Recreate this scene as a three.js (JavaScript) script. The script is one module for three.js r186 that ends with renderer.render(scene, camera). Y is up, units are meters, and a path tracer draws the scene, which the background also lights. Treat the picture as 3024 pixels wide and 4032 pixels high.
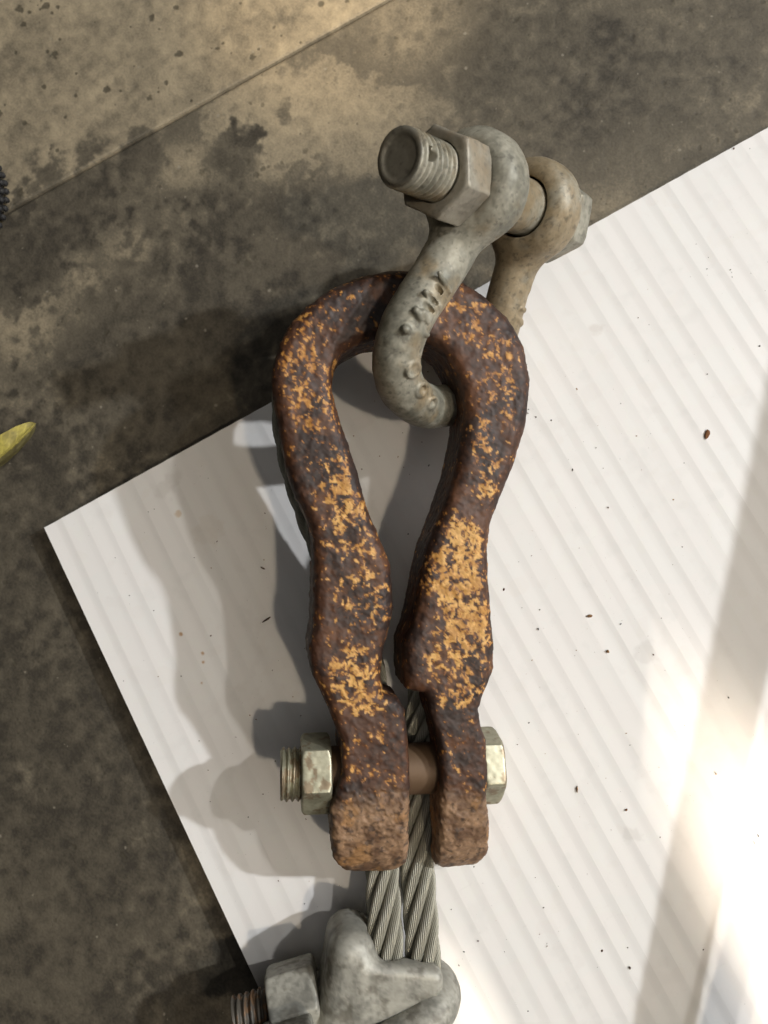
import * as THREE from 'three';
import { mergeGeometries, toCreasedNormals } from 'three/addons/utils/BufferGeometryUtils.js';

// ---------------------------------------------------------------- camera, lamps, exposure (units: metres, y up)
const scene = new THREE.Scene();
scene.background = new THREE.Color(0x000000);
const camera = new THREE.PerspectiveCamera(67.35, 768 / 1024, 0.01, 30);
camera.position.set(0, 0.395, 0);
camera.up.set(0.01069, 0.11914, -0.99282);
camera.lookAt(-0.08871, 0.395 - 0.98885, -0.11962);
camera.focus = 0.33; camera.userData.fStop = 12;
const renderer = new THREE.WebGLRenderer({ antialias: true });
renderer.setSize(768, 1024);
renderer.toneMapping = THREE.LinearToneMapping;
renderer.toneMappingExposure = 1.14;
renderer.shadowMap.enabled = true;
renderer.shadowMap.type = THREE.PCFSoftShadowMap;

const LAMPS = [ // two cool bulbs low on the right, a warm one higher up, added torches for the warm streaks on the sheet and the far slab glow
  { kind: 'pendant', label: 'cool white bulb hanging low beside the white sheet', pos: [1.71, 1.40, -0.50], col: [0.96, 0.98, 1.0], cd: 9.2, soft: 1.5 },
  { kind: 'pendant', label: 'dim neutral bulb hanging between the cool bulb and the shackle', pos: [1.30, 1.58, -0.60], col: [1.0, 0.97, 0.92], cd: 2.6, soft: 1.5 },
  { kind: 'pendant', label: 'warm bulb hanging high above the rope clip', pos: [0.80, 1.78, 0.52], col: [1.0, 0.84, 0.64], cd: 2.6, soft: 2.0 },
  { kind: 'added_torch', label: 'added unseen spot for the warm glare along the flutes of the white sheet', pos: [0.56, 0.30, 0.93], col: [1.0, 0.84, 0.68], cd: 15, soft: 0.6, aim: [0.168, 0.01, 0.16], angle: 0.050, pen: 0.75 },
  { kind: 'added_torch', label: 'added unseen spot for the warm streak on the white sheet at the rope clip', pos: [0.30, 0.20, 0.72], col: [1.0, 0.84, 0.68], cd: 5, soft: 0.5, aim: [0.010, 0.01, 0.195], angle: 0.017, pen: 0.8 },
  { kind: 'added_torch', label: 'added unseen spot for the warm glow on the tan slab beyond the floor joint', pos: [-0.1, 1.5, -0.9], col: [1.0, 0.80, 0.55], cd: 6.5, soft: 1, aim: [-0.062, 0, -0.36], angle: 0.066, pen: 1 },
];
const SIDE_FILL = 1.6, CEILING_FILL = 0.42;

// ---------------------------------------------------------------- small tools
let seed = 1;
const rnd = () => { seed = (seed * 1664525 + 1013904223) >>> 0; return seed / 4294967296; };
const PERM = new Uint8Array(512), VAL = new Float32Array(256);
{ seed = 77; for (let i = 0; i < 256; i++) { PERM[i] = i; VAL[i] = rnd() * 2 - 1; }
  for (let i = 255; i > 0; i--) { const j = Math.floor(rnd() * (i + 1)), t = PERM[i]; PERM[i] = PERM[j]; PERM[j] = t; }
  for (let i = 0; i < 256; i++) PERM[i + 256] = PERM[i]; }
function n3(x, y, z) {                                  // value noise, -1..1
  const xi = Math.floor(x), yi = Math.floor(y), zi = Math.floor(z);
  let u = x - xi, v = y - yi, w = z - zi; u = u * u * (3 - 2 * u); v = v * v * (3 - 2 * v); w = w * w * (3 - 2 * w);
  const X0 = xi & 255, X1 = (xi + 1) & 255, Y0 = yi & 255, Y1 = (yi + 1) & 255, Z0 = zi & 255, Z1 = (zi + 1) & 255;
  const a = PERM[X0 + PERM[Y0]], b = PERM[X1 + PERM[Y0]], c = PERM[X0 + PERM[Y1]], d = PERM[X1 + PERM[Y1]];
  const k0 = VAL[PERM[a + Z0]] * (1 - u) + VAL[PERM[b + Z0]] * u, k1 = VAL[PERM[c + Z0]] * (1 - u) + VAL[PERM[d + Z0]] * u;
  const k2 = VAL[PERM[a + Z1]] * (1 - u) + VAL[PERM[b + Z1]] * u, k3 = VAL[PERM[c + Z1]] * (1 - u) + VAL[PERM[d + Z1]] * u;
  return (k0 * (1 - v) + k1 * v) * (1 - w) + (k2 * (1 - v) + k3 * v) * w;
}
function fbm(x, y, z, oct = 4) { let s = 0, a = 0.5, f = 1; for (let i = 0; i < oct; i++) { s += a * n3(x * f + i * 17.3, y * f + i * 5.1, z * f - i * 9.7); f *= 2.07; a *= 0.55; } return s; }
const clamp = (v, a, b) => v < a ? a : v > b ? b : v;
const smooth = (a, b, v) => { const t = clamp((v - a) / (b - a), 0, 1); return t * t * (3 - 2 * t); };
const mix = (a, b, t) => a + (b - a) * t;
const mix3 = (a, b, t) => [mix(a[0], b[0], t), mix(a[1], b[1], t), mix(a[2], b[2], t)];
const smin = (a, b, k) => { const h = clamp(0.5 + 0.5 * (b - a) / k, 0, 1); return mix(b, a, h) - k * h * (1 - h); };
const smax = (a, b, k) => -smin(-a, -b, k);
const srgb = (r, g, b) => [r, g, b].map((v) => { v /= 255; return v <= 0.04045 ? v / 12.92 : Math.pow((v + 0.055) / 1.055, 2.4); });

const taken = new Map();
function numbered(name) { const n = taken.get(name) ?? 0; taken.set(name, n + 1); return n ? name + '_' + String(n).padStart(3, '0') : name; }
function thing(name, label, category, group) {
  const g = new THREE.Group(); g.name = numbered(name); g.userData = { label, category }; if (group) g.userData.group = group; scene.add(g); return g;
}
function frame(o, at, X, Y, Z) { const m = new THREE.Matrix4().makeBasis(X, Y, Z).setPosition(at); m.decompose(o.position, o.quaternion, o.scale); o.scale.set(1, 1, 1); return o; }
function mesh(name, geo, mat, parent) { const m = new THREE.Mesh(geo, mat); m.name = parent === scene ? numbered(name) : name; m.castShadow = m.receiveShadow = true; parent.add(m); return m; }

// Surface nets: the zero surface of a distance field (millimetres in, metres out) as one smooth mesh with a colour for each vertex.
function solid(sdf, lo, hi, cell, colour) {
  const nx = Math.ceil((hi[0] - lo[0]) / cell) + 1, ny = Math.ceil((hi[1] - lo[1]) / cell) + 1, nz = Math.ceil((hi[2] - lo[2]) / cell) + 1;
  const f = new Float32Array(nx * ny * nz), sy = nx, sz = nx * ny;
  const S = 6, far = S * cell * 1.5;                      // blocks far from the surface are filled with one value
  for (let k = 0; k < nz; k += S) for (let j = 0; j < ny; j += S) for (let x = 0; x < nx; x += S) {
    const d = sdf(lo[0] + Math.min(x + S / 2, nx - 1) * cell, lo[1] + Math.min(j + S / 2, ny - 1) * cell, lo[2] + Math.min(k + S / 2, nz - 1) * cell), skip = Math.abs(d) > far;
    for (let c = k; c < Math.min(k + S, nz); c++) for (let b = j; b < Math.min(j + S, ny); b++) for (let a = x, i = x + b * sy + c * sz; a < Math.min(x + S, nx); a++, i++) f[i] = skip ? d : sdf(lo[0] + a * cell, lo[1] + b * cell, lo[2] + c * cell);
  }
  const id = new Int32Array(nx * ny * nz).fill(-1), P = [], C = [], I = [];
  const off = [0, 1, sy, sy + 1, sz, sz + 1, sz + sy, sz + sy + 1], E = [[0, 1], [0, 2], [0, 4], [1, 3], [1, 5], [2, 3], [2, 6], [3, 7], [4, 5], [4, 6], [5, 7], [6, 7]];
  for (let k = 0; k < nz - 1; k++) for (let j = 0; j < ny - 1; j++) for (let x = 0; x < nx - 1; x++) {
    const i = x + j * sy + k * sz; let m = 0;
    for (let c = 0; c < 8; c++) if (f[i + off[c]] < 0) m |= 1 << c;
    if (m === 0 || m === 255) continue;
    let px = 0, py = 0, pz = 0, n = 0;
    for (const [a, b] of E) {
      if (((m >> a) & 1) === ((m >> b) & 1)) continue;
      const fa = f[i + off[a]], fb = f[i + off[b]], t = fa / (fa - fb);
      px += mix(a & 1, b & 1, t); py += mix((a >> 1) & 1, (b >> 1) & 1, t); pz += mix(a >> 2, b >> 2, t); n++;
    }
    px = lo[0] + (x + px / n) * cell; py = lo[1] + (j + py / n) * cell; pz = lo[2] + (k + pz / n) * cell;
    id[i] = P.length / 3; P.push(px / 1000, py / 1000, pz / 1000);
    const c = colour(px, py, pz); C.push(c[0], c[1], c[2]);
  }
  const quad = (a, b, c, d, flip) => { if (a < 0 || b < 0 || c < 0 || d < 0) return; if (flip) I.push(a, c, b, a, d, c); else I.push(a, b, c, a, c, d); };
  for (let k = 1; k < nz - 1; k++) for (let j = 1; j < ny - 1; j++) for (let x = 1; x < nx - 1; x++) {
    const i = x + j * sy + k * sz, s = f[i] < 0;
    if (s !== f[i + 1] < 0) quad(id[i - sy - sz], id[i - sz], id[i], id[i - sy], !s);
    if (s !== f[i + sy] < 0) quad(id[i - 1 - sz], id[i - 1], id[i], id[i - sz], !s);
    if (s !== f[i + sz] < 0) quad(id[i - 1 - sy], id[i - sy], id[i], id[i - 1], !s);
  }
  const g = new THREE.BufferGeometry();
  g.setAttribute('position', new THREE.Float32BufferAttribute(P, 3)); g.setAttribute('color', new THREE.Float32BufferAttribute(C, 3));
  g.setIndex(I); g.computeVertexNormals(); return g;
}
// distance helpers (millimetres)
const box = (x, y, z, a, b, c, r) => { const X = Math.abs(x) - a + r, Y = Math.abs(y) - b + r, Z = Math.abs(z) - c + r; return Math.hypot(Math.max(X, 0), Math.max(Y, 0), Math.max(Z, 0)) + Math.min(Math.max(X, Y, Z), 0) - r; };
const disc = (rad, h, R, H, r) => { const a = rad - R + r, b = Math.abs(h) - H + r; return Math.min(Math.max(a, b), 0) + Math.hypot(Math.max(a, 0), Math.max(b, 0)) - r; };
function capsule(x, y, z, a, b) { // a,b = [x,y,z,r]
  const dx = b[0] - a[0], dy = b[1] - a[1], dz = b[2] - a[2], L = dx * dx + dy * dy + dz * dz;
  const t = L ? clamp(((x - a[0]) * dx + (y - a[1]) * dy + (z - a[2]) * dz) / L, 0, 1) : 0;
  return Math.hypot(x - a[0] - dx * t, y - a[1] - dy * t, z - a[2] - dz * t) - mix(a[3], b[3], t);
}
function hexagon(y, z, af, turn) { // across flats af
  let d = -1e9; for (let k = 0; k < 3; k++) { const t = turn + k * Math.PI / 3; d = Math.max(d, Math.abs(y * Math.cos(t) + z * Math.sin(t)) - af / 2); } return d;
}
// hex nut or bolt head along local x, from x0 to x1, corners turned off by a cone at each end
function hexNut(x, y, z, x0, x1, af, turn, round = 0.9) {
  const rad = Math.hypot(y, z), h = (x0 + x1) / 2, w = (x1 - x0) / 2;
  let d = smax(hexagon(y, z, af, turn), Math.abs(x - h) - w, round);
  d = smax(d, (rad + (Math.abs(x - h) - w) * 1.4 - af * 0.52) * 0.6, 0.4);
  return d;
}
// threaded rod along local x
function threadRod(x, y, z, R, pitch, depth) {
  const rad = Math.hypot(y, z); let t = x / pitch + Math.atan2(z, y) / (2 * Math.PI); t -= Math.floor(t);
  const w = Math.abs(t - 0.5) * 2; return (rad - R + depth * smooth(0.15, 0.85, w)) * 0.75;
}

// ---------------------------------------------------------------- textures for the floor and the sheet
function canvasData(w, h, fn, colour = true) {
  const d = new Uint8Array(w * h * 4);
  for (let j = 0; j < h; j++) for (let i = 0; i < w; i++) { const c = fn(i, j), k = (j * w + i) * 4; d[k] = clamp(c[0], 0, 1) * 255; d[k + 1] = clamp(c[1], 0, 1) * 255; d[k + 2] = clamp(c[2], 0, 1) * 255; d[k + 3] = 255; }
  const t = new THREE.DataTexture(d, w, h, THREE.RGBAFormat); t.magFilter = THREE.LinearFilter; t.minFilter = THREE.LinearMipmapLinearFilter; t.generateMipmaps = true; t.wrapS = t.wrapT = THREE.MirroredRepeatWrapping;
  if (colour) t.colorSpace = THREE.SRGBColorSpace; t.needsUpdate = true; return t;
}
const enc = (v) => v <= 0.0031308 ? v * 12.92 : 1.055 * Math.pow(v, 1 / 2.4) - 0.055;
// concrete: uv (0..1) covers x -0.34..0.34 and z -0.40..0.28 metres
const FX0 = -0.34, FZ0 = -0.40, FS = 0.68, FN = 1360;
const jointN = [0.468, 0.884], jointC = -0.0327 * 0.468 + -0.339 * 0.884;      // n.p < c: beyond the joint
const stainsAndShade = [ // x, z, radius, dark (+) or pale (-); some are painted shade and light
  [-0.117, -0.250, 0.020, 1.5], [-0.112, -0.262, 0.010, 1.2], [-0.091, -0.274, 0.006, 1.1], [-0.215, -0.223, 0.034, 0.9], [-0.25, -0.195, 0.040, 0.9], [-0.172, -0.252, 0.018, 0.8],  // last three: a shadow band painted into the concrete colour
  [-0.10, -0.270, 0.045, -1.5], [-0.058, -0.262, 0.034, -1.2], [-0.015, -0.258, 0.024, -0.7], [-0.145, -0.245, 0.022, -0.8], [-0.235, -0.155, 0.032, -0.8], [-0.20, -0.178, 0.026, -0.7], [-0.175, -0.20, 0.02, -0.6],  // last three: a patch of light painted in as pale spots
  [0.08, -0.185, 0.05, -0.55], [0.115, -0.21, 0.045, -0.5], [0.03, -0.215, 0.04, -0.3], [0.05, -0.29, 0.05, 0.3], [0.10, -0.26, 0.05, 0.3], [-0.02, -0.32, 0.035, -0.4], [0.0, -0.225, 0.02, 0.3],
  [-0.16, -0.13, 0.09, 0.75], [-0.24, 0.0, 0.12, 0.75], [-0.22, 0.15, 0.14, 0.7], [-0.1, 0.24, 0.1, 0.8], [-0.10, -0.18, 0.06, 0.6], [-0.15, 0.06, 0.08, 0.6],
];
const floorCol = new Float32Array(FN * FN * 3), floorH = new Float32Array(FN * FN);
for (let j = 0; j < FN; j++) for (let i = 0; i < FN; i++) {
  const x = FX0 + (i + 0.5) / FN * FS, z = FZ0 + (j + 0.5) / FN * FS;
  const beyond = x * jointN[0] + z * jointN[1] < jointC;
  const big = fbm(x * 9, 1.5, z * 9, 2), mid = fbm(x * 45 + 8, 4, z * 45, 4), fine = fbm(x * 190, 7, z * 190, 5), grain = n3(x * 1500, 2, z * 1500);
  const wx = x + 0.012 * mid, wz = z + 0.012 * fbm(x * 45, 9, z * 45, 3), edge = 0.42 * mid + 0.55 * fine;
  let s = 0; for (const [a, b, r, v] of stainsAndShade) { if (beyond && v < 0) continue; const dx = (wx - a) / r, dz = (wz - b) / r, d = dx * dx + dz * dz; if (d > 3) continue; s += v * (1 - smooth(0.62, 1.1, Math.sqrt(d) + edge)); }
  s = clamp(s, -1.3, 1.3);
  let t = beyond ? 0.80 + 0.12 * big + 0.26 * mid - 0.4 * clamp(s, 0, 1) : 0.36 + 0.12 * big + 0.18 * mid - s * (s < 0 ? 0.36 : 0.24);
  t = clamp(Math.max(t, 0.12) + 0.30 * fine + 0.10 * grain, 0, 1.15);
  const c = t < 0.5 ? mix3([0.039, 0.033, 0.0235], [0.124, 0.106, 0.075], t / 0.5) : mix3([0.124, 0.106, 0.075], [0.33, 0.275, 0.185], (t - 0.5) / 0.5);
  const o = j * FN + i; floorCol[o * 3] = c[0]; floorCol[o * 3 + 1] = c[1]; floorCol[o * 3 + 2] = c[2]; floorH[o] = 0.6 + 0.35 * fine + 0.1 * grain;
}
function dab(x, z, r, c, amount, dip) { // a soft-edged uneven spot in the concrete
  const i0 = Math.floor((x - r * 1.5 - FX0) / FS * FN), i1 = Math.ceil((x + r * 1.5 - FX0) / FS * FN), j0 = Math.floor((z - r * 1.5 - FZ0) / FS * FN), j1 = Math.ceil((z + r * 1.5 - FZ0) / FS * FN);
  for (let j = Math.max(0, j0); j <= Math.min(FN - 1, j1); j++) for (let i = Math.max(0, i0); i <= Math.min(FN - 1, i1); i++) {
    const px = FX0 + (i + 0.5) / FN * FS, pz = FZ0 + (j + 0.5) / FN * FS, d = Math.hypot(px - x, pz - z) / r + 0.9 * fbm(px * 500, 3, pz * 500, 2), m = amount * (1 - smooth(0.6, 1.1, d)), o = j * FN + i;
    if (m <= 0) continue; for (let q = 0; q < 3; q++) floorCol[o * 3 + q] = mix(floorCol[o * 3 + q], c[q], m); floorH[o] -= dip * m;
  }
}
seed = 31; for (let k = 0; k < 3400; k++) {
  const x = FX0 + rnd() * FS, z = FZ0 + rnd() * FS, beyond = x * jointN[0] + z * jointN[1] < jointC;
  if (rnd() > 0.55 + fbm(x * 20, 6, z * 20, 3)) continue;
  dab(x, z, (beyond ? 1.35 : 1) * (0.0005 + 0.0019 * Math.pow(rnd(), beyond ? 3 : 4)), [0.048, 0.041, 0.026], beyond ? 0.75 : 0.5, 0.5);
}
for (let k = 0; k < 500; k++) dab(FX0 + rnd() * FS, FZ0 + rnd() * FS, 0.0004 + 0.0007 * rnd() ** 3, [0.30, 0.27, 0.21], 0.6, -0.1);
for (let k = 0; k < 9; k++) { // hairline cracks
  let x = FX0 + rnd() * FS, z = FZ0 + rnd() * FS, a = rnd() * 6.28; for (let q = 0; q < 140; q++) { dab(x, z, 0.00045, [0.03, 0.026, 0.018], 0.55, 0.4); a += (rnd() - 0.5) * 0.7; x += 0.0006 * Math.cos(a); z += 0.0006 * Math.sin(a); }
}
const floorMap = canvasData(FN, FN, (i, j) => { const o = (j * FN + i) * 3; return [enc(floorCol[o]), enc(floorCol[o + 1]), enc(floorCol[o + 2])]; });
const floorBump = canvasData(FN, FN, (i, j) => { const v = floorH[j * FN + i]; return [v, v, v]; }, false);
const concreteMat = new THREE.MeshStandardMaterial({ map: floorMap, bumpMap: floorBump, bumpScale: 0.0006, roughness: 0.72, metalness: 0 });
console.log((performance.now()/1000).toFixed(1)+' floor texture');

// ---------------------------------------------------------------- floor: two concrete slabs that meet at a joint
function slab(name, pts) {
  const sh = new THREE.Shape(pts.map(([x, z]) => new THREE.Vector2(x, -z)));
  const g = new THREE.ExtrudeGeometry(sh, { depth: 0.1, bevelEnabled: true, bevelSize: 0.0016, bevelThickness: 0.0016, bevelOffset: -0.0016, bevelSegments: 2 });
  g.rotateX(-Math.PI / 2); g.translate(0, -0.1016, 0);
  const p = g.attributes.position, uv = new Float32Array(p.count * 2);
  for (let i = 0; i < p.count; i++) { uv[2 * i] = (p.getX(i) - FX0) / FS; uv[2 * i + 1] = (p.getZ(i) - FZ0) / FS; }
  g.setAttribute('uv', new THREE.BufferAttribute(uv, 2));
  const m = mesh(name, g, concreteMat, scene); m.userData.kind = 'structure'; return m;
}
{ const d = [0.884, -0.468], p0 = [-0.0327, -0.339], gap = 0.0006, L = 2.2;
  const a = [p0[0] - d[0] * L, p0[1] - d[1] * L], b = [p0[0] + d[0] * L, p0[1] + d[1] * L], n = jointN;
  slab('concrete_floor', [[a[0] + n[0] * gap, a[1] + n[1] * gap], [a[0] + n[0] * 3, a[1] + n[1] * 3], [b[0] + n[0] * 3, b[1] + n[1] * 3], [b[0] + n[0] * gap, b[1] + n[1] * gap]]);
  slab('concrete_floor', [[a[0] - n[0] * gap, a[1] - n[1] * gap], [b[0] - n[0] * gap, b[1] - n[1] * gap], [b[0] - n[0] * 2, b[1] - n[1] * 2], [a[0] - n[0] * 2, a[1] - n[1] * 2]]);
}

// ---------------------------------------------------------------- white fluted plastic sheet, 10 mm thick, lying on the floor
const uA = new THREE.Vector3(0.8805, 0, -0.474), uB = new THREE.Vector3(0.474, 0, 0.8805), UP = new THREE.Vector3(0, 1, 0);
const sheetAt = new THREE.Vector3(-0.2142, 0, -0.0402);
{
  const W = 0.6225, L = 0.62, pitch = 0.0106, N = Math.round(W / pitch), seg = 12;
  const top = [], sh = new THREE.Shape(); sh.moveTo(0, 0.0004); sh.lineTo(W, 0.0004);
  for (let i = N - 1; i >= 0; i--) for (let k = seg; k > 0; k--) { const t = k / seg, sag = 0.00026 * Math.pow(Math.sin(Math.PI * Math.pow(t, 1.25)), 1.2) * (1 + 0.35 * n3(i * 1.7, 0, 0)); sh.lineTo((i + t) * pitch, 0.010 - sag); }
  sh.lineTo(0, 0.010); sh.closePath();
  for (let i = 0; i < N; i++) { const h = new THREE.Path(), a = i * pitch + 0.0005, b = (i + 1) * pitch - 0.0005; h.moveTo(a, 0.001); h.lineTo(a, 0.0092); h.lineTo(b, 0.0092); h.lineTo(b, 0.001); h.closePath(); sh.holes.push(h); }
  let g = new THREE.ExtrudeGeometry(sh, { depth: L, bevelEnabled: false, steps: 1 });
  g = toCreasedNormals(g, 0.075);
  const p = g.attributes.position, uv = new Float32Array(p.count * 2);
  for (let i = 0; i < p.count; i++) { uv[2 * i] = p.getX(i) / 0.64; uv[2 * i + 1] = p.getZ(i) / 0.64; }
  g.setAttribute('uv', new THREE.BufferAttribute(uv, 2));
  const marks = [[0.0652, 0.0123, 0.006, [0.50, 0.46, 0.43], 0.22], [0.0728, 0.011, 0.005, [0.5, 0.46, 0.43], 0.2], [0.0667, 0.0279, 0.0020, [0.55, 0.36, 0.16], 0.5], [0.0461, 0.098, 0.0009, [0.45, 0.24, 0.08], 0.8], [0.0443, 0.1022, 0.0008, [0.45, 0.24, 0.08], 0.8], [0.039, 0.1111, 0.0008, [0.45, 0.24, 0.08], 0.8], [0.0405, 0.0844, 0.0009, [0.45, 0.24, 0.08], 0.8], [0.0766, 0.0449, 0.009, [0.6, 0.52, 0.42], 0.16], [0.30, 0.05, 0.004, [0.5, 0.45, 0.4], 0.3], [0.24, 0.20, 0.006, [0.5, 0.47, 0.44], 0.25], [0.36, 0.17, 0.003, [0.45, 0.4, 0.36], 0.35], [0.19, 0.27, 0.005, [0.5, 0.47, 0.44], 0.25]];
  const T = 1280, smudge = canvasData(T, T, (i, j) => {
    const x = i / T * 0.64, z = j / T * 0.64, m = fbm(x * 30, 2, z * 30, 4), d = fbm(x * 120, 5, z * 120, 4);
    let k = 0.80 + 0.012 * m; k *= 1 - 0.035 * smooth(0.25, 0.6, d + 0.15 * m);
    let c = [k * 1.0, k * 0.985, k * 0.965];
    const brown = smooth(0.40, 0.46, fbm(x * 90, 15, z * 90, 2)); c = mix3(c, [0.5, 0.36, 0.2], brown * 0.03);
    for (const [a, b, r, q, w] of marks) { const e = Math.hypot(x - a, z - b) / r; if (e < 1.8) c = mix3(c, q, w * (1 - smooth(0.5, 1.1, e + 0.9 * fbm(x * 300, 8, z * 300, 4)))); }
    const sc = Math.abs(fbm(x * 25 + 3, 41, z * 60, 3)); c = mix3(c, [0.5, 0.48, 0.45], (1 - smooth(0, 0.003, sc)) * 0.10);
    return c.map(enc);
  });
  const o = mesh('plastic_sheet', g, new THREE.MeshPhysicalMaterial({ map: smudge, roughness: 0.42, specularIntensity: 0.6 }), scene);
  frame(o, sheetAt, uA, UP, uB);
  o.userData = { label: 'white fluted plastic sheet lying on the concrete under the rusty thimble', category: 'plastic sheet' };
}
const onSheet = (s, t, y = 0.010) => sheetAt.clone().addScaledVector(uA, s).addScaledVector(uB, t).setY(y);
const sheetST = (x, z) => { const dx = x - sheetAt.x, dz = z - sheetAt.z; return [dx * uA.x + dz * uA.z, dx * uB.x + dz * uB.z]; };
console.log((performance.now()/1000).toFixed(1)+' sheet');

// ---------------------------------------------------------------- frame of the thimble: x right, y out of its upper face, z towards the rope
const LX = new THREE.Vector3(0.97396, -0.22611, -0.01665), LY = new THREE.Vector3(0.22647, 0.96679, 0.11845), LZ = new THREE.Vector3(-0.01069, -0.11914, 0.99282);
const LO = new THREE.Vector3(-0.02315, 0.0699, -0.02067);
const L2W = (x, y, z) => LO.clone().addScaledVector(LX, x / 1000).addScaledVector(LY, y / 1000).addScaledVector(LZ, z / 1000);

const ropePts = [[-3, -4, 380], [-3, -6, 330], [-3, -8, 270], [-3, -8.5, 230], [-3, -9, 210], [-3, -11, 190], [-3, -15.5, 175], [-3, -22, 160], [-3, -29, 142], [-3.4, -32.5, 118], [-5, -33, 90], [-8, -33, 60], [-14, -32, 35], [-24, -31, 10], [-34, -28, -15], [-42.5, -25, -42], [-45.5, -24, -66], [-42, -24, -86], [-33, -24, -100], [-19, -24, -109], [3, -24, -112.5], [27, -24, -108], [40, -24, -97], [48, -24, -81], [50, -24, -64], [46.5, -25, -42], [40.5, -28, -20], [33, -31, 8], [25, -32, 35], [19, -33, 60], [15.5, -33, 90], [14, -32.5, 118], [13.6, -29, 142], [13.5, -22, 160], [13.4, -15.5, 175], [13.4, -11, 190], [13.4, -9, 210], [13.4, -8.5, 230], [13.4, -8, 270], [13.4, -6, 330], [13.4, -4, 380]];
const ropeCurve = new THREE.CatmullRomCurve3(ropePts.map((p) => new THREE.Vector3(...p)), false, 'centripetal');

// ---------------------------------------------------------------- rusty thimble
const outline = [[-23.8,78],[-23,92],[-28.3,107.8],[-27.7,116.4],[-26.1,131.2],[-24.4,135.5],[-20.3,139.5],[-11.9,141.3],[-0.3,142.8],[3.1,139.7],[5.2,136.5],[5.6,130],[5,115],[5.2,93.3],[4,77.5],[2.8,66.7],[.4,61.9],[-2.8,60.2],[-6.7,58.5],[-7.1,52.2],[-6.7,44.6],[-5.6,37.6],[-3.6,30.6],[-2,22.9],[-2.4,16.3],[-3.2,3.7],[-6.7,-4.8],[-10.7,-14.2],[-14.4,-24.3],[-17.6,-35.8],[-21.5,-48.2],[-24.6,-57.3],[-26.9,-65.1],[-28.1,-72.8],[-27.1,-79.8],[-23.6,-86.1],[-17.6,-90.2],[-11.3,-92.3],[-2,-93.8],[9.2,-93.4],[16,-91.2],[22.1,-86.7],[26.1,-79.2],[29.2,-71.3],[30.6,-62.2],[29,-50.5],[25.7,-34.5],[21.9,-24.4],[17.8,-13.3],[14,-3.2],[11.4,6.2],[9.8,16.4],[8.6,22.5],[6.6,31.2],[3.4,38.6],[3.2,48.8],[4.2,57.3],[12.2,58.9],[13.6,62.3],[14.8,68.3],[17,74.9],[18.6,82.9],[19.4,94],[19,111.2],[19.5,125],[19,138],[22.8,142.9],[30.3,143.1],[38.1,142],[40.2,138.7],[41.9,134.3],[41,121],[39,106.7],[39.2,95],[38.6,80.6],[36.5,75.1],[35.3,67.9],[37,62.3],[40.5,55.3],[42.5,49.1],[42.5,39.5],[41.7,31.5],[40.9,20.9],[40,4.9],[40,-3.1],[40.9,-12.5],[42.9,-18.9],[47.1,-28.5],[52,-40.3],[55.4,-50.8],[57.4,-62.7],[58.3,-76.4],[55.4,-90.6],[52,-97],[47.9,-103.8],[39.6,-111.5],[29.2,-117.5],[23.5,-119.6],[9.2,-121.6],[-2.8,-121.6],[-11.3,-119.7],[-19.1,-117],[-28.5,-112.4],[-36.8,-106.2],[-44.5,-98.4],[-49.1,-89.8],[-52.1,-80.5],[-52.9,-76.6],[-51.9,-64.5],[-49.8,-53.1],[-47.1,-37.9],[-43.3,-26.6],[-37.9,-15],[-35.8,-6.5],[-35.4,4.2],[-35.6,19.1],[-35.8,29.9],[-37.4,37.6],[-37.2,43.8],[-35.6,50.6],[-31.6,58.5],[-28.5,65.5],[-26.9,70.3]];
function polyDist(x, z) {
  let d = 1e9, inside = false;
  for (let i = 0, j = outline.length - 1; i < outline.length; j = i++) {
    const [ax, az] = outline[i], [bx, bz] = outline[j], ex = bx - ax, ez = bz - az, wx = x - ax, wz = z - az, t = clamp((wx * ex + wz * ez) / (ex * ex + ez * ez), 0, 1);
    d = Math.min(d, (wx - ex * t) ** 2 + (wz - ez * t) ** 2);
    if ((az > z) !== (bz > z) && x < ex * (z - az) / ez + ax) inside = !inside;
  }
  return inside ? -Math.sqrt(d) : Math.sqrt(d);
}
const BLO = [-60, -44, -128], BHI = [66, 6, 150], BC = 0.55;
const bnx = Math.ceil((BHI[0] - BLO[0]) / BC) + 2, bnz = Math.ceil((BHI[2] - BLO[2]) / BC) + 2;
const poly2 = new Float32Array(bnx * bnz), ropeD = new Float32Array(bnx * bnz), ropeY = new Float32Array(bnx * bnz);
{ const rp = ropeCurve.getSpacedPoints(600);
  for (let k = 0; k < bnz; k++) for (let i = 0; i < bnx; i++) {
    const x = BLO[0] + i * BC, z = BLO[2] + k * BC, o = k * bnx + i; poly2[o] = polyDist(x, z);
    if (poly2[o] > 4) { ropeD[o] = 99; continue; }
    let b = 1e9, y = 0; for (const p of rp) { const d = (p.x - x) ** 2 + (p.z - z) ** 2; if (d < b) { b = d; y = p.y; } } ropeD[o] = Math.sqrt(b); ropeY[o] = y;
  } }
console.log((performance.now()/1000).toFixed(1)+' outline field');
const noseTop = (z) => z < 98 ? 0 : -26 * (1 - Math.sqrt(Math.max(0, 1 - ((z - 98) / 46.5) ** 2)));
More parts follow.
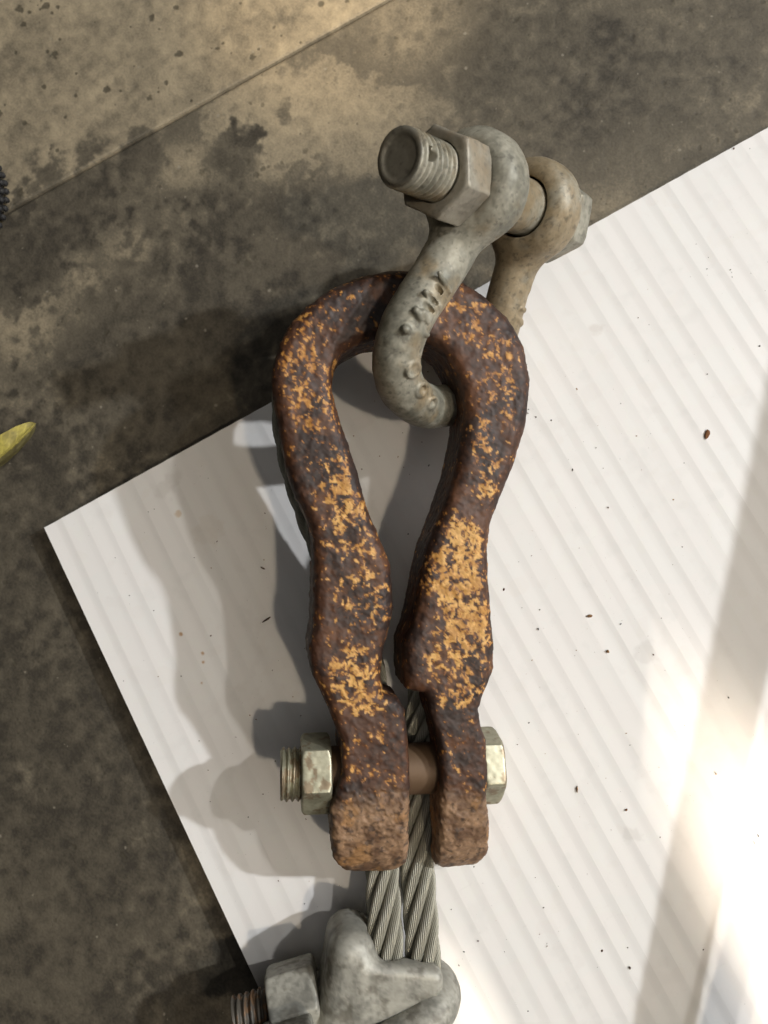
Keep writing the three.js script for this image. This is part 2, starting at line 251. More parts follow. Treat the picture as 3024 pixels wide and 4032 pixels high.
// where the bright scale sits on the upper face: x, z, half width, half length, strength
const SCALE = [[-26, -33, 6, 11, .34], [-21, -18, 6, 9, .36], [-17, -2, 8, 9, .2], [-16, 14, 11, 10, .22], [-12, 24, 8, 6, .2], [-18, 46, 9, 7, .36], [-20, 56, 10, 7, .4], [-8, 62, 5, 4, .2], [-14, 60, 8, 5, .3],
  [-40, -80, 8, 12, .24], [-36, -60, 7, 8, .30], [-40, -95, 8, 6, .12], [-34, -70, 8, 16, .15], [36, -52, 5, 7, .34], [40, -40, 5, 6, .34], [38, -27, 5, 5, .3], [28, -4, 8, 11, .48], [25, 12, 11, 12, .46], [30, 30, 9, 13, .50], [25, 42, 12, 14, .36], [27, 60, 9, 6, .32],
  [24, -108, 6, 3, .26], [34, -106, 3, 4, .28], [32, -98, 6, 4, .2], [44, -80, 8, 14, .12], [48, -66, 6, 10, .1], [-22, -112, 6, 3, .16], [-20, 84, 9, 8, .06], [28, 86, 8, 6, .06]];
function rustColour(x, y, z) {
  const warp = 1.6 * fbm(x / 5, y / 5, z / 5, 3), f = fbm(x / 2.7 + warp * 0.3, y / 2.7, z / 2.7 + warp * 0.3, 5), big = fbm(x / 17, y / 17, z / 17, 3), g = fbm(x / 0.9, y / 0.9, z / 0.9, 2);
  let c = mix3([0.022, 0.011, 0.008], [0.064, 0.026, 0.013], smooth(-0.3, 0.4, f * 0.7 + big * 0.8));
  const red = smooth(0.14, 0.42, fbm(x / 8 + 40, y / 8, z / 8, 4)); c = mix3(c, [0.12, 0.048, 0.019], red * 0.55);
  const grey = smooth(0.28, 0.42, fbm(x / 6 - 30, y / 6, z / 6, 4)); c = mix3(c, [0.075, 0.050, 0.042], grey * 0.35);
  let bias = -0.43; if (y > -9 - 0.02 * x) for (const [a, b, w, l, s] of SCALE) { const d = ((x - a) / w) ** 2 + ((z - b) / l) ** 2; if (d < 2.6) bias = Math.max(bias, -0.43 + (s + 0.05) * (1 - smooth(0.2, 2.6, d))); }
  const fleck = fbm(x / 1.25 + warp, y / 1.25, z / 1.25 + warp, 3), v = 0.62 * f + 0.85 * fleck + bias, tone = fbm(x / 3 + 70, y / 3, z / 3, 3) + 0.5 * g;
  c = mix3(c, [0.15, 0.058, 0.019], smooth(-0.16, 0.04, v) * 0.6);                                   // brown halo
  c = mix3(c, mix3([0.27, 0.105, 0.022], [0.42, 0.185, 0.035], smooth(-0.3, 0.3, tone)), smooth(0.02, 0.11, v)); // orange rust
  c = mix3(c, mix3([0.43, 0.215, 0.048], [0.60, 0.35, 0.11], smooth(-0.25, 0.35, tone)), smooth(0.09, 0.24, v) * (z > -45 ? 0.95 : 0.5)); // dry ochre scale
  const cast = smooth(97, 108, z + 5 * big); // rough sawn ends: paler, dry brown
  if (cast > 0) { const m = fbm(x / 4, y / 4, z / 4, 4); let e = mix3([0.13, 0.072, 0.040], [0.29, 0.18, 0.105], smooth(-0.35, 0.35, m)); e = mix3(e, [0.36, 0.19, 0.07], smooth(0.18, 0.4, fbm(x / 7 + 9, y / 7, z / 7, 3)) * 0.6); e = mix3(e, [0.055, 0.035, 0.025], smooth(0.2, 0.38, fbm(x / 2.2 + 5, y / 2.2, z / 2.2, 3)) * 0.8); c = mix3(c, e, cast * 0.9); }
  const k = 1 + 0.34 * g + 0.18 * n3(x * 2.1, y * 2.1, z * 2.1); return [c[0] * k, c[1] * k, c[2] * k];
}
const rustMat = new THREE.MeshStandardMaterial({ vertexColors: true, roughness: 0.6, metalness: 0 });
const thimble = thing('rope_thimble', 'rusty teardrop thimble with two bolted lugs and orange scale patches', 'thimble');
frame(thimble, LO, LX, LY, LZ);
{
  const R = 6.2, g = solid((x, y, z) => {
    const i = Math.round((x - BLO[0]) / BC), k = Math.round((z - BLO[2]) / BC), o = k * bnx + i, d2 = poly2[o];
    if (d2 > 5) return d2 - 3;
    const yt = noseTop(z) - 1.2 * smooth(0, 60, Math.abs(z - 20)) * 0, yb = -37, h = (yt - yb) / 2, yc = (yt + yb) / 2, r = Math.min(mix(R, 3.6, smooth(48, 84, z)), h * 0.8);
    const a = d2 - 0.5 - 0.9 * smooth(40, 56, x) * smooth(-40, -70, z) + r, b = Math.abs(y - yc) - h + r;
    let d = Math.min(Math.max(a, b), 0) + Math.hypot(Math.max(a, 0), Math.max(b, 0)) - r;
    if (ropeD[o] < 14) d = smax(d, 8.7 - Math.hypot(ropeD[o], y - ropeY[o]), 1.2);
    if (Math.abs(d) < 3) { const rough = z > 98 ? 1.9 : 1; d += rough * (0.42 * fbm(x / 2.4, y / 2.4, z / 2.4, 3) + 0.16 * n3(x * 0.95, y * 0.95, z * 0.95)) + 0.45 * fbm(x / 16, y / 16, z / 16, 2) + 0.35 * fbm(x / 5, y / 5, z / 5, 2); }
    return d;
  }, BLO, BHI, BC, rustColour);
  mesh('body', g, rustMat, thimble); console.log((performance.now()/1000).toFixed(1)+' thimble', g.index.count / 3);
}

// ---------------------------------------------------------------- bolt and nut through the lugs (local x along the bolt)
const zincMat = new THREE.MeshStandardMaterial({ vertexColors: true, roughness: 0.42, metalness: 0.55 });
const plated = (rust, o = 0) => (x, y, z) => {
  const m = fbm(x / 6 + o, y / 6, z / 6, 4); let c = mix3([0.29, 0.28, 0.20], [0.41, 0.395, 0.29], smooth(-0.3, 0.3, m));
  const rr = smooth(rust, rust + 0.14, fbm(x / 4 + o, y / 4 + 7, z / 4, 4)); c = mix3(c, [0.18, 0.10, 0.05], rr * 0.6);
  const k = 1 + 0.12 * n3(x * 1.5, y * 1.5, z * 1.5); return [c[0] * k, c[1] * k, c[2] * k];
};
const BY = -19, BZ = 97;
{
  const bolt = thing('hex_bolt', 'zinc plated hex bolt through the lugs of the rusty thimble', 'bolt'); frame(bolt, L2W(40, BY, BZ), LX, LY, LZ);
  mesh('head', solid((x, y, z) => hexNut(x, y, z, -1.2, 9.0, 29.5, -0.33) + 0.1 * n3(x / 2, y / 2, z / 2), [-2, -21, -21], [15, 21, 21], 0.6, plated(0.22)), zincMat, bolt);
  const shank = new THREE.CylinderGeometry(0.0112, 0.0112, 0.068, 40, 1); shank.rotateZ(Math.PI / 2); shank.translate(-0.034, 0, 0);
  mesh('shank', shank, new THREE.MeshStandardMaterial({ color: new THREE.Color(0.13, 0.08, 0.045), roughness: 0.6, metalness: 0.3 }), bolt);
  mesh('thread', solid((x, y, z) => Math.max(threadRod(x, y, z, 11.6, 2.5, 1.3), x + 67, -x - 89.5, (Math.hypot(y, z) - x * 0 - 11.6 - (x + 88.5)) * 0.7), [-94, -13.5, -13.5], [-65, 13.5, 13.5], 0.45, plated(0.05, 5)), zincMat, bolt);
  const nut = thing('hex_nut', 'greenish zinc hex nut on the bolt against the rusty left lug', 'nut'); nut.userData.label = 'greenish zinc hex nut screwed onto the bolt end beside the rusty lug'; frame(nut, L2W(-34, BY, BZ), LX, LY, LZ);
  mesh('nut_body', solid((x, y, z) => Math.max(hexNut(x, y, z, -6.5, 6.5, 30, -0.36) + 0.1 * n3(x / 2, y / 2, z / 2), 11.7 - Math.hypot(y, z)), [-11, -22, -22], [10, 22, 22], 0.55, plated(0.18, 3)), zincMat, nut);
}
console.log((performance.now()/1000).toFixed(1)+' bolt');

// ---------------------------------------------------------------- wire rope: six strands of twelve wires laid round the thimble
{
  const rope = thing('wire_rope', 'grey steel wire rope looped round the rusty thimble', 'wire rope'); frame(rope, L2W(5.2, -30, 142), LX, LY, LZ);
  const len = ropeCurve.getLength(), n = Math.round(len / 2.6), pts = ropeCurve.getSpacedPoints(n), T = [], N = [], B = [];
  for (let i = 0; i <= n; i++) { const a = pts[Math.max(0, i - 1)], b = pts[Math.min(n, i + 1)]; T.push(b.clone().sub(a).normalize()); }
  N.push(new THREE.Vector3(0, 1, 0).addScaledVector(T[0], -T[0].y).normalize());
  for (let i = 1; i <= n; i++) { const v = N[i - 1].clone(); v.addScaledVector(T[i], -v.dot(T[i])).normalize(); N.push(v); }
  for (let i = 0; i <= n; i++) B.push(new THREE.Vector3().crossVectors(T[i], N[i]));
  const steel = new THREE.MeshStandardMaterial({ color: new THREE.Color(0.31, 0.30, 0.245), roughness: 0.44, metalness: 0.4 });
  function tube(path, r, sides) {
    const P = [], I = [], m = path.length, q = new THREE.Vector3(), u = new THREE.Vector3(), w = new THREE.Vector3(), t = new THREE.Vector3();
    for (let i = 0; i < m; i++) {
      t.subVectors(path[Math.min(m - 1, i + 1)], path[Math.max(0, i - 1)]).normalize(); u.copy(N[i]).addScaledVector(t, -N[i].dot(t)).normalize(); w.crossVectors(t, u);
      for (let k = 0; k < sides; k++) { const a = k / sides * Math.PI * 2; q.copy(path[i]).addScaledVector(u, r * Math.cos(a)).addScaledVector(w, r * Math.sin(a)); P.push((q.x - 5.2) / 1000, (q.y + 30) / 1000, (q.z - 142) / 1000); }
    }
    for (let i = 0; i < m - 1; i++) for (let k = 0; k < sides; k++) { const a = i * sides + k, b = i * sides + (k + 1) % sides; I.push(a, b, a + sides, b, b + sides, a + sides); }
    const g = new THREE.BufferGeometry(); g.setAttribute('position', new THREE.Float32BufferAttribute(P, 3)); g.setIndex(I); g.computeVertexNormals(); return g;
  }
  const rs = 5.45, lay = 88, wl = 34;
  for (let s = 0; s < 6; s++) {
    const wires = [], ctr = []; const U = [], V = [];
    for (let i = 0; i <= n; i++) { const a = s * Math.PI / 3 + 2 * Math.PI * (i * len / n) / lay; const er = N[i].clone().multiplyScalar(Math.cos(a)).addScaledVector(B[i], Math.sin(a)), et = N[i].clone().multiplyScalar(-Math.sin(a)).addScaledVector(B[i], Math.cos(a)); U.push(er); V.push(et); ctr.push(pts[i].clone().addScaledVector(er, rs)); }
    for (let k = 0; k < 15; k++) wires.push(tube(ctr.map((c, i) => { const a = k * Math.PI / 7.5 - 2 * Math.PI * (i * len / n) * (1 / wl + 1 / lay); return c.clone().addScaledVector(U[i], 2.2 * Math.cos(a)).addScaledVector(V[i], 2.2 * Math.sin(a)); }), 0.47, 6));
    mesh('strand', mergeGeometries(wires), steel, rope);
  }
}
console.log((performance.now()/1000).toFixed(1)+' rope');

// ---------------------------------------------------------------- galvanised bow shackle
const SA = new THREE.Vector3(0.56001, -0.80466, -0.19724), SB = new THREE.Vector3(-0.30633, -0.42231, 0.85312), SC = new THREE.Vector3().crossVectors(SA, SB);
const SM = new THREE.Vector3(0.02333, 0.08594, -0.16927);
const galvMat = new THREE.MeshStandardMaterial({ vertexColors: true, roughness: 0.52, metalness: 0.2 });
const galv = (o, warmAt) => (x, y, z) => {
  const m = fbm(x / 12 + o, y / 12, z / 12, 5), f = fbm(x / 2.2, y / 2.2 + o, z / 2.2, 3), g = n3(x * 1.5, y * 1.5, z * 1.5);
  let c = mix3([0.175, 0.170, 0.135], [0.335, 0.320, 0.260], smooth(-0.45, 0.4, m + 0.35 * f)); const k = 1 + 0.16 * f + 0.16 * g;
  const w = smooth(0.0, 0.55, fbm(x / 14 + 20, y / 14 + o, z / 14, 5) + (warmAt ? warmAt(x, y, z) : -0.05)); c = mix3(c, [0.27, 0.185, 0.085], w * 0.6);
  const dk = smooth(0.28, 0.42, fbm(x / 1.8 + 50, y / 1.8, z / 1.8 + o, 3)); c = mix3(c, [0.06, 0.056, 0.045], dk * 0.45);
  return [c[0] * k, c[1] * k, c[2] * k];
};
const shackle = thing('bow_shackle', 'weathered galvanised bow shackle hooked through the top of the rusty thimble', 'shackle');
frame(shackle, SM, SA, SB, SC);
{
  const bow = [[-23.5, 6, 0, 9.5], [-26.5, 24, 0, 10.5], [-33, 38, 0, 10.2], [-40, 50, 0, 10], [-43.5, 62, 0, 10], [-42, 73, 0, 10], [-34, 83, 0, 10], [-22, 89, 0, 10], [-5, 92, 0, 10], [12, 89, 0, 10], [23, 80, 0, 10], [28, 67, 0, 10], [28, 53, 0, 9.8], [26, 38, 0, 9.4], [25.5, 22, 0, 9.8], [23.5, 6, 0, 9.5]];
  const cv = new THREE.CatmullRomCurve3(bow.map((p) => new THREE.Vector3(p[0], p[1], p[2]))), cp = cv.getSpacedPoints(36), rad = (i) => { const t = i / 36 * (bow.length - 1), k = Math.min(bow.length - 2, Math.floor(t)); return mix(bow[k][3], bow[k + 1][3], t - k); };
  const segs = []; for (let i = 0; i < 36; i++) segs.push([[cp[i].x, cp[i].y, cp[i].z, rad(i)], [cp[i + 1].x, cp[i + 1].y, cp[i + 1].z, rad(i + 1)]]);
  const cut = [[[-45.7, 35.4, -8.5], [-37.8, 41.2, -8.5]], [[-50.9, 44, -8], [-40.3, 48.8, -9]], [[-44.7, 43, -9], [-39.8, 45.4, -9]]];
  const proud = [[[-48.5, 49.5, -7.5], [-46, 52, -8.8], 1.5], [[-45.8, 49.8, -9], [-42.5, 52.6, -9.6], 1.5], [[-50.5, 57.5, -6.6], [-40, 57.9, -9.9], 1.2], [[-50.8, 57.4, -6.8], [-50.3, 57.5, -7.2], 1.9], [[-42, 34, -8.4], [-34, 40, -9.9], 1.1], [[-46, 42, -7.6], [-37, 46.5, -9.9], 1.1], [[27.5, 29, -8.5], [28, 33, -8.5], 1.2], [[27, 46, -8.5], [30, 47.5, -8.5], 2.2], [[26, 41, -9], [29, 41.5, -9], 1.6]];
  const ring = [[-42.4, 72.5, -9.6, 3.6], [-33, 80.8, -9.8, 3.2], [-22.5, 86.5, -9.6, 2.6]];
  const proudS = proud.map(([a, b, r]) => [[...a, r], [...b, r]]), cutS = cut.map(([a, b]) => [[...a, 1.1], [...b, 1.1]]);
  const g = solid((x, y, z) => {
    let d = 1e9; for (const s of segs) { const q = capsule(x, y, z, s[0], s[1]); if (q < d) d = q; }
    for (const e of [-23.5, 23.5]) d = smin(d, disc(Math.hypot(y, z), x - e, 22, 10.6, 8), 6);
    if (d < 4) {
      for (const q of proudS) d = smin(d, capsule(x, y, z, q[0], q[1]), 0.5);
      for (const [a, b, c, r] of ring) d = smin(d, Math.hypot(Math.hypot(x - a, (y - b) * 1.15) - r, z - c) - 1.15, 0.8);
      for (const q of cutS) d = smax(d, -capsule(x, y, z, q[0], q[1]), 0.5);
      d = smax(d, 12.9 - Math.hypot(y, z), 0.8);
      d += 0.22 * fbm(x / 3, y / 3, z / 3, 3) + 0.5 * fbm(x / 14, y / 14, z / 14, 2);
    }
    return d;
  }, [-58, -26, -26], [46, 112, 26], 0.6, galv(0, (x) => x > 5 ? 0.34 : -0.05));
  const bowMesh = mesh('bow', g, galvMat, shackle); console.log((performance.now()/1000).toFixed(1)+' bow', g.index.count / 3);
  // pin: local x runs from the threaded end (-72.5) to the head (+47.5)
  const pin = mesh('pin', solid((x, y, z) => Math.max(disc(Math.hypot(y, z), x - 6, 11.8, 44, 0.5), -52 - x) + 0.08 * n3(x / 2, y / 2, z / 2), [-40, -14, -14], [40, 14, 14], 0.7, galv(9, () => 0.2)), galvMat, shackle);
  mesh('pin_head', solid((x, y, z) => hexNut(x, y, z, 34.8, 47.5, 34, 0.35) + 0.12 * n3(x / 3, y / 3, z / 3), [32, -22, -22], [51, 22, 22], 0.7, galv(14)), galvMat, pin);
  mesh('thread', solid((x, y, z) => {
    const r = Math.hypot(y, z), e = x + 72.5; let d = Math.max(threadRod(x, y, z, 10.7, 3.0, 1.6) + 0.15 * fbm(x / 2, y / 2, z / 2, 2), (r - 9.5 - e * 1.6) * 0.5, -e - 0.9 * (1 - smooth(6.8, 8.4, r)) * -1 + 0.06 * n3(x, y, z), x + 32);
    const hx = x + 66, a = y * Math.cos(-0.4) + z * Math.sin(-0.4); return Math.max(d, 2.6 - Math.hypot(hx + 0.5, a));
  }, [-75, -13, -13], [-30, 13, 13], 0.45, (x, y, z) => { const c = galv(21, () => 0.02)(x, y, z); return x < -71.2 ? mix3(c, [0.085, 0.076, 0.06], 0.6) : c; }), galvMat, pin);  // end face: dirt and shade painted in as a darker tone
  mesh('nut', solid((x, y, z) => Math.max(hexNut(x, y, z, -51.5, -35, 30, 0.12, 1.5) + 0.2 * fbm(x / 3, y / 3, z / 3, 3) + 0.6 * fbm(x / 9, y / 9, z / 9, 2), 11 - Math.hypot(y, z)), [-57, -24, -24], [-32, 24, 24], 0.6, (x, y, z) => { const c = galv(33)(x, y, z); return mix3(c, [0.27, 0.235, 0.19], 0.4); }), galvMat, shackle);
}
console.log((performance.now()/1000).toFixed(1)+' shackle');

// ---------------------------------------------------------------- wire rope clip near the lower edge
{
  const clip = thing('rope_clip', 'grey galvanised wire rope clip clamping both legs of the rope', 'rope clip');
  const c0 = [-10, -16, 194]; frame(clip, L2W(...c0), LX, LY, LZ);
  const grey = new THREE.MeshStandardMaterial({ vertexColors: true, roughness: 0.55, metalness: 0.3 });
  const zn = (o) => (x, y, z) => {
    const m = fbm(x / 8 + o, y / 8, z / 8, 4), q = fbm(x / 1.7, y / 1.7, z / 1.7 + o, 3), k = 1 + 0.2 * q + 0.12 * n3(x * 1.3, y * 1.3, z * 1.3);
    let c = mix3([0.22, 0.217, 0.19], [0.38, 0.372, 0.325], smooth(-0.4, 0.4, m + 0.4 * q)); c = mix3(c, [0.10, 0.088, 0.065], smooth(0.16, 0.5, fbm(x / 5 + 31, y / 5, z / 5 + o, 4)) * 0.6); return c.map((v) => v * k);
  };
  const sh = (f) => (x, y, z) => f(x + c0[0], y + c0[1], z + c0[2] - 8);
  const ca = Math.cos(-0.16), sa = Math.sin(-0.16);
  const ropeGap = (x, y, z) => { let d = 1e9; for (const rx of [-3, 13.4]) { const yy = mix(-15.5, -9, smooth(170, 212, z)); d = Math.min(d, Math.hypot(x - rx, y - yy) - 8.3); } return d; };
  mesh('saddle', solid(sh((x, y, z) => {
    const px = x + 22, pz = z - 186, rx = px * ca - pz * sa, rz = px * sa + pz * ca;
    let d = box(rx, y + 19, rz - 2, 10.5, 17, 33, 9.5);
    const t = clamp((x + 14) / 34, 0, 1), hw = mix(14, 5.5, t), zc = mix(180, 175.5, t);
    d = smin(d, box(x - 1, y + mix(9, 3.5, t), z - zc, 19, mix(8, 4.6, t), hw, 4), 6);
    d = smin(d, box(x - 1, y + mix(9, 3.5, t), z - 232, 19, mix(8, 4.6, t), 9, 4), 6);
    d = smin(d, disc(Math.hypot(y + 24, rz - 13), rx + 10, 15, 4, 3), 3);
    d = smax(d, -ropeGap(x, y, z), 1.2);
    return d + 0.25 * fbm(x / 5, y / 5, z / 5, 3);
  }), [-34, -28, -44], [38, 24, 64], 0.8, zn(0)), grey, clip);
  // U-bolt: one leg above the ropes, one below, the bend on the far side
  const up = [[-70, -22, 209, 7], [-50, -23, 204, 7], [-30, -24.5, 199.5, 7], [-10, -26, 196, 7.4], [8, -26.5, 191, 8], [17, -24, 187, 8.6], [20, -17, 185, 9], [20, -8, 186, 9], [15, -2, 189, 9], [6, 0, 194, 8.4], [-12, 1, 202, 7.4], [-40, 0, 209, 7], [-72, -1, 219, 7]];
  const uc = new THREE.CatmullRomCurve3(up.map((p) => new THREE.Vector3(p[0], p[1], p[2]))), us = uc.getSpacedPoints(70), seg = [];
  for (let i = 0; i < 70; i++) { const t = (i / 70) * 12, k = Math.min(11, Math.floor(t)), r = mix(up[k][3], up[k + 1][3], t - k), a = us[i], b = us[i + 1]; if (a.x < -52 && b.x < -52) continue; seg.push([[a.x, a.y, a.z, r], [b.x, b.y, b.z, r]]); }
  mesh('u_bolt', solid(sh((x, y, z) => { let d = 1e9; for (const s of seg) d = Math.min(d, capsule(x, y, z, s[0], s[1])); return d + 0.2 * fbm(x / 5, y / 5, z / 5, 2); }), [-46, -24, -22], [50, 30, 42], 0.8, zn(8)), grey, clip);
  for (const [cx, cy, cz] of [[-42, -23, 202], [-44, 0, 213]]) {
    const ax = new THREE.Vector3(1, 0.02, -0.235).normalize(), ay = new THREE.Vector3(0, 1, 0).addScaledVector(ax, -ax.y).normalize(), az = new THREE.Vector3().crossVectors(ax, ay);
    const nutG = solid((x, y, z) => hexNut(x, y, z, -11.5, 10.5, 29, 0.3, 1.6) + 0.1 * n3(x / 2, y / 2, z / 2), [-14, -20, -20], [13, 20, 20], 0.7, (x, y, z) => zn(19)(x, y, z));
    const nut = mesh('nut', nutG, grey, clip); frame(nut, new THREE.Vector3((cx - c0[0]) / 1000, (cy - c0[1]) / 1000, (cz - 3 - c0[2]) / 1000), ax, ay, az);
    const th = mesh('thread', solid((x, y, z) => Math.max(threadRod(x, y, z, 9, 3, 1.5), -x - 19, x - 2), [-33, -11, -11], [4, 11, 11], 0.6, (x, y, z) => mix3([0.10, 0.09, 0.075], [0.20, 0.115, 0.06], smooth(0, 0.35, fbm(x / 3, y / 3, z / 3, 3)))), grey, nut); th.position.set(-0.009, 0, 0);
  }
}
console.log((performance.now()/1000).toFixed(1)+' clip');

// ---------------------------------------------------------------- small things: leaf, black rubber roller, flakes, grit
{
  const leaf = thing('fallen_leaf', 'yellow and olive fallen leaf curled on the dark concrete', 'leaf');
  const P = [], C = [], I = [], n = 60, m = 14; // local x along the leaf
  for (let i = 0; i <= n; i++) for (let j = -m; j <= m; j++) {
    const t = i / n, s = j / m, w = (0.0074 + 0.0006 * n3(t * 14, 0, 5)) * Math.pow(Math.sin(Math.PI * Math.pow(t, 0.8)), 0.5) + 0.0002, x = (t - 0.5) * 0.044, z = s * w + 0.004 * Math.sin(t * 2.6);
    P.push(x, 0.0012 + 0.0045 * Math.abs(s) ** 1.5 * Math.sin(Math.PI * t) + 0.002 * Math.sin(3 * t) + 0.0004 * n3(t * 9, s * 3, 1), z);
    const v = fbm(t * 6, s * 3, 4, 3); const c = s < 0.15 + 0.2 * v ? mix3([0.38, 0.325, 0.07], [0.26, 0.22, 0.06], smooth(-0.2, 0.3, v)) : mix3([0.16, 0.14, 0.06], [0.10, 0.085, 0.04], smooth(-0.2, 0.3, v)); const vein = Math.abs(((t * 9 - Math.abs(s) * 1.6) % 1 + 1) % 1 - 0.5) > 0.42 ? 1.25 : 1; C.push(...c.map((q) => q * vein * (1 + 0.25 * n3(t * 40, s * 12, 2))));
  }
  for (let i = 0; i < n; i++) for (let j = 0; j < 2 * m; j++) { const a = i * (2 * m + 1) + j, b = a + 2 * m + 1; I.push(a, a + 1, b, a + 1, b + 1, b); }
  const g = new THREE.BufferGeometry(); g.setAttribute('position', new THREE.Float32BufferAttribute(P, 3)); g.setAttribute('color', new THREE.Float32BufferAttribute(C, 3)); g.setIndex(I); g.computeVertexNormals();
  mesh('blade', g, new THREE.MeshStandardMaterial({ vertexColors: true, roughness: 0.6, side: THREE.DoubleSide }), leaf);
  const rib = new THREE.TubeGeometry(new THREE.CatmullRomCurve3([[-0.028, 0.001, 0.001], [-0.02, 0.0017, 0.001], [0, 0.0033, 0.004], [0.021, 0.0022, 0.0022]].map((p) => new THREE.Vector3(...p))), 20, 0.0004, 6);
  mesh('midrib', rib, new THREE.MeshStandardMaterial({ color: new THREE.Color(0.30, 0.26, 0.06), roughness: 0.6 }), leaf);
  leaf.position.set(-0.2445, 0.0005, -0.0855); leaf.rotation.y = 0.72;
}
{
  const rub = new THREE.MeshStandardMaterial({ color: new THREE.Color(0.018, 0.018, 0.019), roughness: 0.7 });
  const w = thing('rubber_wheel', 'black knobbly rubber wheel standing on the concrete', 'wheel'); w.position.set(-0.2865, 0, -0.228);
  const prof = [[0, 0], [0.03, 0], [0.034, 0.003], [0.036, 0.01], [0.036, 0.032], [0.034, 0.038], [0.03, 0.04], [0, 0.04]].map(([x, y]) => new THREE.Vector2(x, y));
  mesh('tyre', new THREE.LatheGeometry(prof, 48), rub, w);
  const kg = new THREE.SphereGeometry(0.0018, 8, 6); kg.scale(1, 1.1, 1);
  const kn = []; for (let r = 0; r < 8; r++) for (let k = 0; k < 44; k++) { const a = (k + (r % 2) / 2) / 44 * 2 * Math.PI, q = kg.clone(); q.translate(Math.cos(a) * 0.0362, 0.004 + r * 0.0046, Math.sin(a) * 0.0362); kn.push(q); }
  const km = mesh('knobs', mergeGeometries(kn), rub, w); km.userData.kind = 'stuff';
}
{
  const mats = [[0.16, 0.065, 0.02], [0.21, 0.11, 0.045], [0.07, 0.04, 0.025]].map((c) => new THREE.MeshStandardMaterial({ color: new THREE.Color(...c), roughness: 0.85 }));
  const flakes = [ // world x, z, long, wide, turn, tone, label
    [0.1255, -0.0835, 4.6, 2.2, 1.2, 0, 'L-shaped rust flake on the white sheet, largest of the flakes'],
    [0.066, 0.0055, 2.8, 1.6, 0.2, 1, 'pale brown rust flake with a dark tip on the white sheet'],
    [0.074, 0.0225, 1.9, 1.5, 1.4, 1, 'rounded brown rust crumb on the white sheet'],
    [-0.094, 0.0075, 5.4, 1.0, 0.6, 2, 'long thin rust splinter on the shadowed side of the white sheet'],
    [-0.0965, -0.0185, 3.2, 0.9, -0.5, 2, 'dark twisted sliver on the shadowed side of the white sheet'],
    [0.080, 0.096, 1.5, 0.9, 0.4, 0, 'small dark red rust chip near the bolt head on the white sheet'],
    [0.079, 0.166, 1.4, 0.8, 1.5, 2, 'small brown chip on the white sheet beside the rope clip'],
    [0.0575, 0.087, 3.2, 0.7, 1.5, 1, 'straw coloured splinter on the white sheet beside the bolt head'],
  ];
  flakes.forEach(([x, z, l, w, a, tone, label], i) => {
    const P = [], I = [], n = 9; seed = 400 + i; P.push(0, 0.0006, 0); for (let k = 0; k < n; k++) { const t = k / n * 2 * Math.PI, r = 0.75 + 0.5 * rnd(); P.push(Math.cos(t) * l / 2000 * r, 0.0004 + 0.0004 * rnd(), Math.sin(t) * w / 2000 * r); } for (let k = 0; k < n; k++) { const t = k / n * 2 * Math.PI; P.push(P[3 + k * 3] * 0.9, 0.0, P[5 + k * 3] * 0.9); }
    P.push(0, 0, 0);
    for (let k = 0; k < n; k++) { const b = 1 + k, c = 1 + (k + 1) % n; I.push(0, c, b, b, c, b + n, c, c + n, b + n, b + n, c + n, 2 * n + 1); }
    const g = new THREE.BufferGeometry(); g.setAttribute('position', new THREE.Float32BufferAttribute(P, 3)); g.setIndex(I); g.computeVertexNormals();
    const o = mesh('rust_flake', g, mats[tone], scene); o.position.set(x, 0.0100, z); o.rotation.y = a; o.userData = { label, category: 'rust flake', group: 'rust flakes on the white sheet' };
  });
  seed = 9001;
  const gg = new THREE.IcosahedronGeometry(1, 1), N = 1700, grit = new THREE.InstancedMesh(gg, new THREE.MeshStandardMaterial({ color: 0xffffff, roughness: 0.9 }), N), M = new THREE.Matrix4(), q = new THREE.Quaternion(), e = new THREE.Euler();
  let c = 0; while (c < N) {
    let s = rnd() * 0.61, t = rnd() * 0.61; const near = c % 4 === 0; if (near) { const a = rnd() * 6.28, q = 0.13 * Math.sqrt(rnd()), w = sheetST(-0.01 + q * Math.cos(a), 0.02 + 1.3 * q * Math.sin(a)); [s, t] = w; if (s < 0.004 || t < 0.004) continue; } else if (rnd() > 0.45 + fbm(s * 18, 3, t * 18, 3)) continue;
    const p = onSheet(s, t, 0.01 - 0.00002), r = 0.00007 + 0.00042 * Math.pow(rnd(), 6); e.set(rnd() * 3, rnd() * 6, rnd() * 3); q.setFromEuler(e);
    M.compose(p, q, new THREE.Vector3(r * (0.7 + rnd()), r * 0.6, r * (0.7 + rnd()))); grit.setMatrixAt(c, M);
    const k = near ? 0.55 + 0.45 * rnd() : rnd(); grit.setColorAt(c, new THREE.Color(...(k < 0.68 ? [0.035, 0.03, 0.027] : k < 0.9 ? [0.09, 0.035, 0.02] : [0.26, 0.13, 0.04]))); c++;
  }
  grit.name = 'grit'; grit.castShadow = grit.receiveShadow = true; grit.userData = { kind: 'stuff', label: 'dark grit and rust specks scattered over the white sheet', category: 'grit' }; scene.add(grit);
}

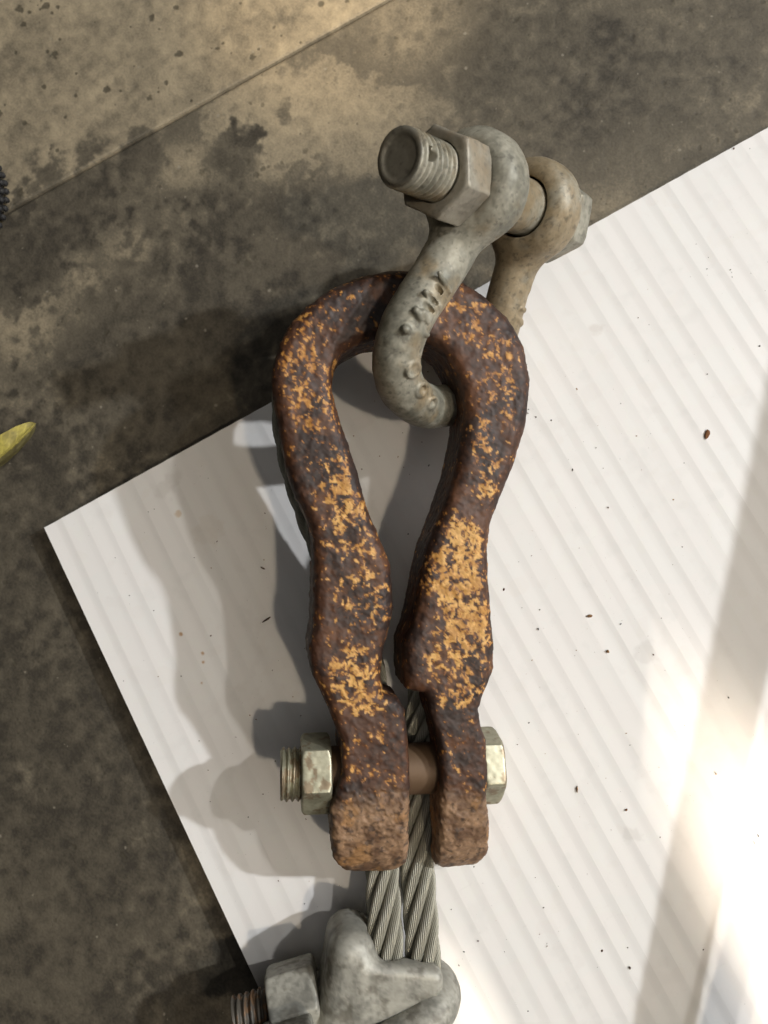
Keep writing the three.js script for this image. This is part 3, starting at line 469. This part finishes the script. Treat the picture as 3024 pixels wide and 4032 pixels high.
// ---------------------------------------------------------------- steel pipe lying beyond the sheet; its shadow crosses the sheet
{
  const a = new THREE.Vector3(0.0118, 0.0095, 0.509), b = new THREE.Vector3(0.405, 0.148, -0.47), d = b.clone().sub(a), len = d.length();
  const g = new THREE.CylinderGeometry(0.0092, 0.0092, len, 40, 1, true), inner = new THREE.CylinderGeometry(0.0076, 0.0076, len, 40, 1, true), rim = new THREE.RingGeometry(0.0076, 0.0092, 40); rim.rotateX(Math.PI / 2); const r2 = rim.clone(); rim.translate(0, len / 2, 0); r2.translate(0, -len / 2, 0);
  const o = mesh('steel_pipe', mergeGeometries([g, inner, rim, r2]), new THREE.MeshStandardMaterial({ color: new THREE.Color(0.3, 0.3, 0.29), roughness: 0.5, metalness: 0.4, side: THREE.DoubleSide }), scene);
  o.position.copy(a).addScaledVector(d, 0.5); o.quaternion.setFromUnitVectors(UP, d.normalize()); o.userData = { label: 'grey steel pipe leaning over the white sheet and shading a band of it', category: 'pipe' };
}

// ---------------------------------------------------------------- lamps
LAMPS.forEach((l, i) => {
  let p; const at = new THREE.Vector3(...l.pos), col = new THREE.Color(...l.col);
  if (l.aim) { p = new THREE.SpotLight(col, l.cd, 0, l.angle, l.pen, 2); p.target.position.set(...l.aim); scene.add(p.target); } else p = new THREE.PointLight(col, l.cd, 0, 2);
  p.position.copy(at); p.castShadow = true; p.shadow.radius = l.soft; p.shadow.mapSize.set(2048, 2048); p.shadow.bias = -0.0005; p.name = 'lamp_light_' + i; scene.add(p);
  const t = thing(l.aim ? 'added_torch' : 'pendant_lamp', l.label, 'lamp'), black = new THREE.MeshStandardMaterial({ color: new THREE.Color(0.03, 0.03, 0.03), roughness: 0.6 });
  t.position.copy(at);
  const glow = new THREE.MeshStandardMaterial({ color: new THREE.Color(0.8, 0.8, 0.8), emissive: col, emissiveIntensity: 2 });
  if (l.aim) { // barrel behind the lens, pointing at what it lights
    t.lookAt(...l.aim);
    const barrel = new THREE.LatheGeometry([[0.012, -0.13], [0.014, -0.13], [0.014, -0.04], [0.02, -0.015], [0.02, -0.003], [0.0185, -0.003], [0.0185, -0.014], [0.012, -0.04]].map(([a, b]) => new THREE.Vector2(a, b)), 32); barrel.rotateX(Math.PI / 2); mesh('barrel', barrel, black, t);
    const lens = new THREE.CircleGeometry(0.0183, 32); lens.translate(0, 0, -0.006); mesh('lens', lens, glow, t);
  } else {
    const r = 0.02 * l.soft, bulb = new THREE.SphereGeometry(r, 32, 20); mesh('bulb', bulb, glow, t);
    const cap = new THREE.CylinderGeometry(r * 0.45, r * 0.5, 0.05, 24); cap.translate(0, r + 0.022, 0); mesh('socket', cap, black, t);
    const cord = new THREE.CylinderGeometry(0.003, 0.003, 0.6, 8); cord.translate(0, r + 0.345, 0); mesh('cord', cord, black, t);
  }
});
const sideFill = new THREE.RectAreaLight(new THREE.Color(1.0, 0.955, 0.875), SIDE_FILL, 1.4, 1.4); // unseen fill light, added on the right for soft brightening
sideFill.position.set(1.45, 1.55, 0.35); sideFill.lookAt(0, 0, 0); scene.add(sideFill);
const ceilingFill = new THREE.RectAreaLight(new THREE.Color(1.0, 0.96, 0.91), CEILING_FILL, 1.8, 1.8); // overhead fill light, added to lift the shadows
ceilingFill.position.set(0.1, 2.3, 0); ceilingFill.lookAt(0.1, 0, 0.0001); scene.add(ceilingFill);

renderer.render(scene, camera);
